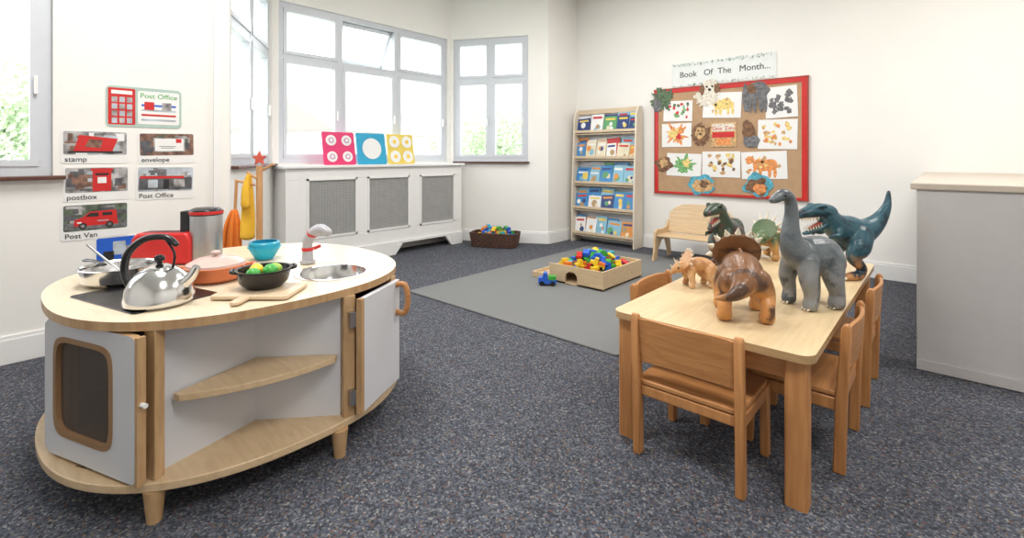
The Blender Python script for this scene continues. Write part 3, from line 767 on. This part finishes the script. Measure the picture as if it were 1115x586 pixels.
for z in (.2,.49): 
    q=L2((-1.648,.955)); mb.box((q.x,q.y,z),(.02,.04,.055))
mb.obj('hinges',STEELB,r,smooth=False)
mb=MB(); mb.prism(rcorner(.43,.27,.02),0,.003); 
hob=mb.obj('hob_plate',BLACK,r,loc=(-2.12-KC.x,.41-KC.y,KZ),rz=rad(15),bevel=.001)
text('maker_mark','millhill',.028,(-2.00-KC.x,.232-KC.y,.1265),(0,0,rad(28)),INK,r)

KS=KZ+.0045; HS=KZ+.0045
k=root('toy_kettle',(-1.965,.42,HS),rad(42))
mb=MB(); mb.lathe([(0,0),(.094,0),(.100,.006),(.101,.022),(.094,.055),(.078,.088),(.054,.110),(.046,.114),(.044,.118),(.02,.128),(0,.13)],segs=56); mb.obj('body',STEEL,k)
mb=MB(); mb.loft([(.075,0,.06),(.105,0,.085),(.125,0,.12)],[.022,.016,.012],caps=False); mb.obj('spout',STEEL,k)
mb=MB(); mb.cyl((0,0,.127),.008,.012,0); mb.ball((0,0,.147),(.016,.016,.013)); 
mb.loft([(-.096,0,.045),(-.118,0,.10),(-.105,0,.165),(-.05,0,.212),(.02,0,.218),(.055,0,.195)],[(.012,.010),(.013,.011),(.014,.011),(.014,.011),(.013,.010),(.011,.009)])
mb.loft([(.02,0,.212),(.05,0,.165),(.045,0,.118)],[.004,.004,.004],0)
mb.obj('handle_and_knob',BLACK,k)
k=root('toy_saucepan',(-2.41,.385,HS+.0005),rad(200)); 
mb=MB(); mb.lathe([(0,0),(.10,0),(.115,.012),(.122,.06),(.127,.063),(.123,.065),(.118,.06),(.110,.014),(.098,.005),(0,.005)],segs=56); mb.obj('pan',STEEL,k)
mb=MB(); mb.loft([(.10,0,.055),(.16,.0,.065),(.22,0,.064)],[(.012,.005),(.010,.005),(.013,.006)]); mb.obj('pan_handle',BLACK,k)
k=root('toy_ladle',(-2.42,.385,HS+.008))
mb=MB(); mb.loft([(0.02,0.02,.012),(-.05,-.03,.07),(-.12,-.08,.13)],[.005,.0045,.004]); mb.ball((.03,.03,.016),(.03,.03,.014)); mb.obj('ladle_body',STEELB,k)
k=root('toy_casserole',(-2.172,.650,KS),rad(60))
mb=MB(); mb.lathe([(0,0),(.085,0),(.098,.01),(.106,.052),(.110,.056),(.104,.058),(0,.058)],segs=56)
for s in (-1,1): mb.loft([(s*.10,-.03,.045),(s*.135,-.025,.048),(s*.135,.025,.048),(s*.10,.03,.045)],[.007]*4,side=(0,0,1))
mb.obj('pot',plain('casserole_terracotta',(.62,.17,.06),.35),k)
mb=MB(); mb.lathe([(.104,.056),(.102,.066),(.07,.083),(.03,.090),(0,.091)],segs=56); mb.cyl((0,0,.089),.008,.012); mb.ball((0,0,.105),(.018,.018,.010)); mb.obj('lid',plain('lid_pale_pink',(.62,.45,.40),.3),k)
k=root('toy_coffee_machine',(-2.57,.73,KS),rad(42))
mb=MB(); mb.lathe([(0,0),(.064,0),(.066,.01),(.066,.215),(.060,.23),(0,.235)],(.0,-.0,0),segs=48); mb.obj('steel_jug',STEELB,k)
mb=MB(); mb.lathe([(.0645,.215),(.069,.218),(.069,.24),(.05,.25),(0,.252)],segs=48); mb.box((-.085,0,.18),(.045,.05,.11)); mb.box((-.08,0,.012),(.06,.07,.024)); mb.box((-.098,0,.09),(.018,.045,.16))
mb.obj('black_housing',BLACK,k,bevel=.004)
mb=MB(); mb.lathe([(.0695,.222),(.0700,.226),(.0700,.232),(.0695,.236)],segs=48); mb.obj('red_trim',RED,k)
k=root('toy_toaster',(-2.672,.60,KS),rad(46))
mb=MB(); mb.prism([(-.12,0),(.12,0),(.132,.02),(.13,.11),(.11,.142),(-.11,.142),(-.13,.11),(-.132,.02)],-.05,.05,0,XZ); mb.obj('body',RED,k,bevel=.012)
mb=MB(); mb.box((0,.018,.142),(.18,.016,.004)); mb.box((0,-.018,.142),(.18,.016,.004)); mb.box((-.137,0,.08),(.014,.03,.014)); mb.obj('slots_and_lever',BLACK,k,bevel=.002)
k=root('toy_mixing_bowl',(-2.43,.935,KS))
mb=MB(); mb.lathe([(0,.0),(.04,0),(.044,.008),(.066,.045),(.07,.055),(.074,.056),(.074,.060),(.066,.060),(.060,.045),(.04,.012),(0,.008)],segs=48); mb.obj('bowl',plain('bowl_cyan',(.01,.42,.62),.3),k)
MB().lathe([(.060,.045),(.068,.056),(.068,.075),(.062,.082),(.056,.082),(.062,.073),(.06,.056)],segs=48).obj('inner_bowl',plain('bowl_cyan_b',(.02,.36,.52),.3),k)
k=root('toy_faucet',(-2.185,1.03,KS),rad(-10))
mb=MB(); mb.cyl((0,0,0),.034,.012); mb.cyl((0,0,.01),.026,.05,0,None,.022)
mb.loft([(0,0,.05),(.0,0,.09),(.02,.015,.135),(.06,.04,.158),(.095,.06,.145)],[.022,.022,.024,.024,.020]); mb.obj('spout',plain('faucet_grey',(.45,.45,.48),.35),k)
mb=MB(); mb.lathe([(.0235,.055),(.026,.058),(.026,.068),(.0235,.071)],segs=32); mb.rod((-.01,.03,.06),(-.01,.06,.07),.008); mb.lathe([(.020,-.006),(.0255,-.006),(.0255,.006),(.020,.006)],(0,0,0),0,Matrix.Translation((.022,.016,.137))@Matrix.Rotation(rad(30),4,'Y'),32,True); mb.obj('red_rings_and_lever',RED,k)
k=root('chopping_board',(-1.835,.695,KS),rad(-48))
mb=MB(); mb.prism(rcorner(.185,.265,.015),0,.012); mb.prism(rcorner(.085,.034,.014,(.118,-.01)),0.001,.011); mb.obj('board',wood('board_pale',(.66,.5,.33),(.76,.6,.42)),k,bevel=.002)
k=root('toy_wok',(-1.862,.715,KS+.0125),rad(-20))
mb=MB(); mb.lathe([(0,0),(.06,0),(.082,.022),(.090,.062),(.096,.064),(.096,.068),(.086,.067),(.078,.03),(.055,.008),(0,.006)],segs=48)
for s in (-1,1): mb.loft([(.0-.02,s*.088,.062),(.0-.02,s*.104,.066),(.0+.02,s*.104,.066),(.0+.02,s*.088,.062)],[.006]*4,side=(0,0,1))
mb.obj('pan',BLACK,k)
mb=MB(); mb.ball((.02,.02,.06),(.032,.026,.024),0); mb.ball((-.03,-.025,.058),(.035,.024,.022),1); mb.ball((.03,-.035,.055),(.025,.025,.022),0); mb.ball((-.025,.035,.055),(.028,.028,.022),2); mb.obj('vegetables',[GREEN,YEL,plain('lime',(.35,.55,.08),.5)],k)

# stand behind the kitchen with hanging duster, glove and broom
k=root('cleaning_set_stand',(-3.17,1.19,0))
mb=MB(); mb.box((0,0,.015),(.30,.05,.03)); mb.box((0,0,.016),(.05,.30,.032)); mb.rod((0,0,.03),(0,0,1.04),.019); mb.rod((-.02,0,1.0),(.06,.06,1.05),.008); mb.rod((0,0,.95),(-.06,-.05,1.0),.008)
mb.rod((-.02,-.02,.92),(-.11,-.10,.95),.007); mb.rod((-.105,-.095,.95),(-.115,-.105,.68),.009)
mb.obj('post',wood('post_pine',(.5,.25,.1),(.62,.36,.17),(20,20,2)),k)
pts=[]
for i in range(10):
    a=rad(90+36*i); q=.048 if i%2==0 else .022; pts.append((q*math.cos(a),q*math.sin(a)))
mb=MB(); mb.prism(pts,-.008,.008,0,Matrix.Translation((0,0,1.085))@Matrix.Rotation(rad(42),4,'Z')@XZ); mb.obj('star',plain('star_red',(.6,.1,.06),.5),k,bevel=.002)
mb=MB(); mb.loft([(-.045,-.04,.98),(-.05,-.045,.86),(-.06,-.045,.72),(-.055,-.05,.60)],[(.012,.01),(.03,.016),(.042,.02),(.045,.022)],0); 
mb.loft([(-.02,-.06,.98),(-.025,-.07,.9),(-.03,-.07,.80)],[.01,.022,.026],0)
mb.obj('yellow_duster',plain('cloth_yellow',(.85,.50,.04),.8,bump=.3),k)
mb=MB(); rnd=random.Random(4)
for i in range(46):
    a=rnd.uniform(0,6.28); q=rnd.uniform(.0,1)
    x0,y0_=-.115+.014*q*math.cos(a),-.105+.014*q*math.sin(a); x1,y1_=-.125+.058*q*math.cos(a),-.115+.058*q*math.sin(a)
    mb.loft([(x0,y0_,.76),((x0*.35+x1*.65),(y0_*.35+y1_*.65),.66),(x1,y1_,.46+rnd.uniform(0,.04))],[.008,.010,.008],0,segs=7,sub=3)
mb.obj('orange_mop_head',plain('cloth_orange',(.80,.22,.03),.9,bump=.5),k)

# ------------------------------------------------------------------ dinosaurs
BONE=plain('horn_bone',(.70,.62,.48),.4); EYE=plain('eye_black',(.01,.01,.01),.1)
def dino(name,loc,head,mat,chains,extra=None,exmats=None,vox=.0042,sc=1.0,balls=()):
    r=root(name,loc,rad(head)); r.scale=(sc,sc,sc)
    mb=MB()
    for k_,(pts,rd) in enumerate(chains):
        mb.loft(pts,rd)
        if k_>0 and any(abs(p[1])>1e-6 for p in pts): mb.loft([(p[0],-p[1],p[2]) for p in pts],rd)
    for c,q in balls: mb.ball(c,q)
    mb.v=[(v[0],v[1],max(v[2],.0015)) for v in mb.v]
    o=mb.obj('body',mat,r)
    m=o.modifiers.new('fuse','REMESH'); m.mode='VOXEL'; m.voxel_size=vox; m.use_smooth_shade=True
    s=o.modifiers.new('soften','SMOOTH'); s.factor=.5; s.iterations=4
    if extra:
        e=MB(); extra(e); e.obj('details',exmats or [BONE,EYE],r)
    return r
TT=TZ+.0005
def claws(e,x,y,sc=1):
    for j in (-.013,.0,.013): e.rod((x,y+j,.010*sc),(x+.012*sc,y+j*1.2,.003),.005*sc,0,.001)
def ex(e):
    for s in (-1,1):
        e.ball((.150,s*.0225,.452),.0045,1)
        for x,y in ((-.040,.056),(.082,.052)): claws(e,x,s*y)
gb=dino_mat('sauropod_skin',(.25,.26,.26),(.12,.14,.15),(.08,.095,.11),.0,.35,18)
dino('toy_brachiosaurus',(-.405,2.285,TT),236,gb,[
 ([(-.17,-.19,.10),(-.19,-.14,.11),(-.17,-.08,.13),(-.12,-.025,.172),(-.055,0,.205),(.01,0,.205),(.065,0,.215),(.098,0,.26),(.104,0,.32),(.100,0,.38),(.108,0,.435),(.14,0,.455),(.175,0,.440),(.192,0,.434)],
  [.008,.018,.032,.052,(.070,.074),(.073,.078),(.062,.066),.046,.033,.026,.023,.025,.019,.014]),
 ([(-.06,.035,.19),(-.05,.054,.12),(-.065,.057,.06),(-.06,.058,.022)],[.052,.039,.029,.032]),
 ([(.055,.035,.19),(.07,.052,.12),(.058,.054,.06),(.062,.054,.022)],[.043,.034,.026,.029])],ex)
# theropods; (hx,hz) shifts the head relative to the neck
def theropod(name,loc,head,mat,tail,spikes,sc,hx=0,hz=0):
    S=lambda L:[(p[0]+hx,p[1],p[2]+hz) for p in L]
    neck=[(.052+hx*.4,0,.262+hz*.35),(.078+hx*.8,0,.305+hz*.75),(.10+hx,0,.34+hz)]
    ch=[(tail+[(-.11,0,.235),(-.05,0,.215),(.01,0,.225)]+neck,[.008,.020,.036,.054,(.066,.074),(.068,.078),(.062,.064),(.052,.052),.046]),
     (S([(.09,0,.350),(.135,0,.364),(.185,0,.358),(.238,0,.342)]),[(.045,.044),(.046,.036),(.038,.030),(.023,.019)]),
     (S([(.095,0,.312),(.135,0,.282),(.175,0,.262),(.210,0,.252)]),[(.036,.028),(.032,.016),(.024,.012),(.014,.009)]),
     ([(-.035,.035,.205),(-.002,.066,.15),(.022,.066,.105),(-.022,.064,.055),(-.005,.064,.022),(.04,.068,.016),(.07,.070,.012)],[.058,.050,.032,.022,.024,.022,.012]),
     ([(.07,.035,.25),(.092,.060,.212),(.122,.062,.212),(.134,.060,.200)],[.020,.014,.010,.007])]
    T=Matrix.Translation((hx,0,hz))
    def f(e):
        for s in (-1,1):
            e.ball((.150,s*.042,.376),.0065,1,T); e.loft([(.125,s*.038,.388),(.15,s*.042,.390),(.172,s*.036,.382)],[.005,.008,.004],2,T)
            for i in range(7): e.rod((.160+i*.012,s*(.032-.002*i),.335-.001*i),(.162+i*.012,s*(.031-.002*i),.316-.001*i),.0048,0,.0005,T)
            for i in range(6): e.rod((.140+i*.012,s*(.026-.002*i),.288-.0045*i),(.143+i*.012,s*(.026-.002*i),.305-.0045*i),.0040,0,.0005,T)
            claws(e,.072,s*.070,1.3)
        e.loft([(.115,0,.312),(.15,0,.293),(.185,0,.277)],[(.022,.006),(.017,.005),(.009,.003)],3,T)
        e.ball((.112,0,.328),(.03,.030,.02),3,T)
        if spikes:
            for i in range(12):
                t=i/11; x=.07-.21*t; z=.365-.085*min(1,t*1.8)-.02*t
                e.rod((x+.0,0,z-.02),(x-.014,0,z+.024),.010,2,.001)
    dino(name,loc,head,mat,ch,f,[BONE,EYE,mat,MOUTH],sc=sc)
TL_UP=[(-.215,0,.415),(-.205,0,.345),(-.165,0,.28)]
TL_DN=[(-.185,0,.11),(-.18,0,.14),(-.155,0,.185)]
MOUTH=plain('mouth_red',(.45,.08,.06),.5)
tr=dino_mat('tyrannosaur_skin',(.48,.24,.10),(.022,.085,.115),(.010,.028,.045),.03,.19,17)
theropod('toy_tyrannosaurus',(-.368,2.955,TT),226,tr,TL_UP,False,1.03,.012,-.038)
al=dino_mat('allosaur_skin',(.28,.17,.10),(.035,.060,.040),(.09,.035,.045),.03,.22,20)
theropod('toy_allosaurus',(-.90,2.78,TT),262,al,TL_DN,True,.90)
# horned dinosaurs
def ex(e):
    for s in (-1,1):
        e.rod((.165,s*.032,.185),(.215,s*.06,.275),.014,0,.001); e.ball((.178,s*.038,.158),.006,1)
        claws(e,-.062,s*.068); claws(e,.098,s*.064)
    for i in range(9):
        a=rad(-5+i*190/8); y=.098*math.cos(a); z=.215+.085*math.sin(a); x=.105-.35*(z-.2)
        e.rod((x,y,z),(x-.012,y*1.22,z+.024*math.sin(a)),.012,0,.002)
    e.rod((.212,0,.150),(.235,0,.185),.011,0,.001)
    for i in range(9):
        t=i/8; e.ball((.03-.17*t,.0,.243-.075*t*t),(.012,.007,.008),2)
tc_=dino_mat('triceratops_skin',(.60,.28,.09),(.20,.085,.032),(.085,.04,.022),.02,.22,13,True)
def tri(tail,tr_):
    return [(tail+[(-.08,0,.165),(-.01,0,.178),(.06,0,.168),(.11,0,.165),(.15,0,.162),(.188,0,.142),(.215,0,.120)],tr_+[(.064,.060),(.070,.066),(.062,.060),.052,(.050,.048),(.038,.036),(.018,.020)]),
 ([(-.085,.040,.15),(-.060,.070,.10),(-.098,.072,.055),(-.085,.072,.022)],[.050,.038,.025,.029]),
 ([(.07,.04,.14),(.08,.064,.095),(.068,.066,.05),(.075,.066,.02)],[.042,.030,.023,.027]),
 ([(.135,0,.15),(.115,0,.19),(.085,0,.25),(.072,0,.29)],[(.055,.018),(.090,.012),(.090,.010),(.050,.008)])]
TRI=tri([(-.22,0,.05),(-.19,0,.075),(-.14,0,.125)],[.008,.018,.04])
TRI2=tri([(-.17,.11,.10),(-.18,.06,.115),(-.145,.018,.145)],[.008,.020,.042])
dino('toy_triceratops',(-.585,1.975,TT),116,tc_,TRI2,ex,[BONE,EYE,tc_],sc=1.0)
def exb(e):
    for s in (-1,1):
        e.rod((.165,s*.028,.185),(.195,s*.038,.235),.011,0,.001); e.ball((.180,s*.040,.162),.008,1)
    e.rod((.210,0,.150),(.235,0,.185),.011,0,.001)
    for i in range(9):
        a=rad(-5+i*190/8); y=.10*math.cos(a); z=.215+.087*math.sin(a); x=.105-.35*(z-.2)
        e.rod((x,y,z),(x-.008,y*1.15,z+.015*math.sin(a)),.012,0,.004)
tan=dino_mat('baby_dino_skin',(.66,.42,.22),(.58,.30,.12),(.45,.20,.07),.02,.20,16)
dino('toy_protoceratops',(-.865,2.27,TT),225,tan,TRI,exb,[BONE,EYE],sc=.56)
def exst(e):
    for i in range(7):
        a=rad(0+i*30); y=.085*math.cos(a); z=.215+.08*math.sin(a); x=.10-.35*(z-.2)
        e.rod((x,y,z),(x-.03,y*1.5,z+.06*math.sin(a)),.011,0,.001)
    e.rod((.210,0,.15),(.25,0,.215),.012,0,.001)
    for s in (-1,1): e.ball((.178,s*.040,.160),.007,1)
st=dino_mat('styracosaur_skin',(.55,.30,.10),(.10,.16,.07),(.40,.14,.05),.02,.22,16)
dino('toy_styracosaurus',(-.775,3.185,TT),258,st,TRI,exst,[BONE,EYE],sc=.80)

# ------------------------------------------------------------------ outside world
GR=plain('lawn_green',(.45,.5,.4),.9,var=.3)
MB().box((-22,8,-.75),(50,70,.3)).obj('garden_ground',GR,smooth=False)
LEAF=plain('leaf_canopy',(.54,.66,.44),.8,var=.35,scale=6)
def tree(loc,R,h,seed):
    r=root('garden_tree',loc); rnd=random.Random(seed)
    MB().loft([(0,0,0),(.1,0,h*.4),(0,.1,h*.8)],[.22,.16,.1]).obj('trunk',plain('bark',(.12,.08,.05),.9),r)
    mb=MB()
    for i in range(40):
        v=Vector((rnd.gauss(0,1),rnd.gauss(0,1),rnd.gauss(0,.8))).normalized()*R*rnd.uniform(.15,.85)
        c=Vector((v.x,v.y,h+v.z*.8)); q=R*rnd.uniform(.18,.36)
        for j in range(230):
            d=Vector((rnd.gauss(0,1),rnd.gauss(0,1),rnd.gauss(0,1))).normalized()*q*rnd.uniform(.55,1)
            n=Vector((rnd.gauss(0,1),rnd.gauss(0,1),rnd.gauss(0,1))).normalized(); t=n.orthogonal().normalized(); b=n.cross(t); s_=.05*rnd.uniform(.6,1.4)
            p=c+d; mb.add([p+t*s_,p+b*s_*.6,p-t*s_,p-b*s_*.6],[[0,1,2,3]])
    mb.obj('canopy',LEAF,r,smooth=False)
tree((-11.5,.1,-.6),1.7,2.2,1); tree((-10,10.4,-.6),1.9,2.1,2); tree((-14,12.8,-.6),2.0,2.0,4); tree((-13.5,-1.8,-.6),1.8,2.4,3)
r=root('neighbour_house',(-30,17,-.6),rad(20))
mb=MB(); mb.box((0,0,1.6),(7,11,3.2)); mb.obj('walls',plain('house_render',(.70,.68,.66),.9),r,smooth=False)
mb=MB(); mb.prism([(-4,3.1),(4,3.1),(0,5.2)],-5.8,5.8,0,XZ); mb.obj('roof',plain('roof_tile',(.30,.26,.24),.9),r,smooth=False)
mb=MB()
for y in (-3.5,0,3.5): mb.box((3.5,y,1.8),(.1,1.4,1.3))
mb.obj('house_windows',plain('dark_pane',(.3,.32,.35),.2),r,smooth=False)

# ------------------------------------------------------------------ lights
def fill_light(x,y,e):  # unseen area fill, added under the ceiling to brighten the room
    r=root('fill_light',(x,y,H))
    MB().box((0,0,-.03),(1.2,.6,.058)).obj('fill_housing',TRIMW,r,smooth=False)  # invented casing for the added fill, out of view
    l=bpy.data.lights.new('fill_lamp','AREA'); l.shape='RECTANGLE'; l.size=1.15; l.size_y=.55; l.energy=e; l.color=(1,.97,.935)
    o=bpy.data.objects.new('fill_lamp',l); scene.collection.objects.link(o); o.parent=r; o.location=(0,0,-.065)
for x,y,e in ((-2.2,.6,56),(-2.2,3.6,50),(.6,.6,56),(.6,3.6,50)): fill_light(x,y,e)
w=bpy.data.worlds.new('overcast'); scene.world=w; w.use_nodes=True
bg=w.node_tree.nodes['Background']; bg.inputs['Color'].default_value=(.95,.975,1,1); bg.inputs['Strength'].default_value=5.0
scene.view_settings.view_transform='Standard'

cam=bpy.data.cameras.new('camera'); co=bpy.data.objects.new('camera',cam); scene.collection.objects.link(co)
cam.lens=17.0; cam.sensor_width=36; cam.sensor_fit='HORIZONTAL'; cam.shift_y=-.1103; cam.clip_start=.05
co.location=(0,0,1.1); co.rotation_euler=(rad(90),0,rad(41.85)); scene.camera=co
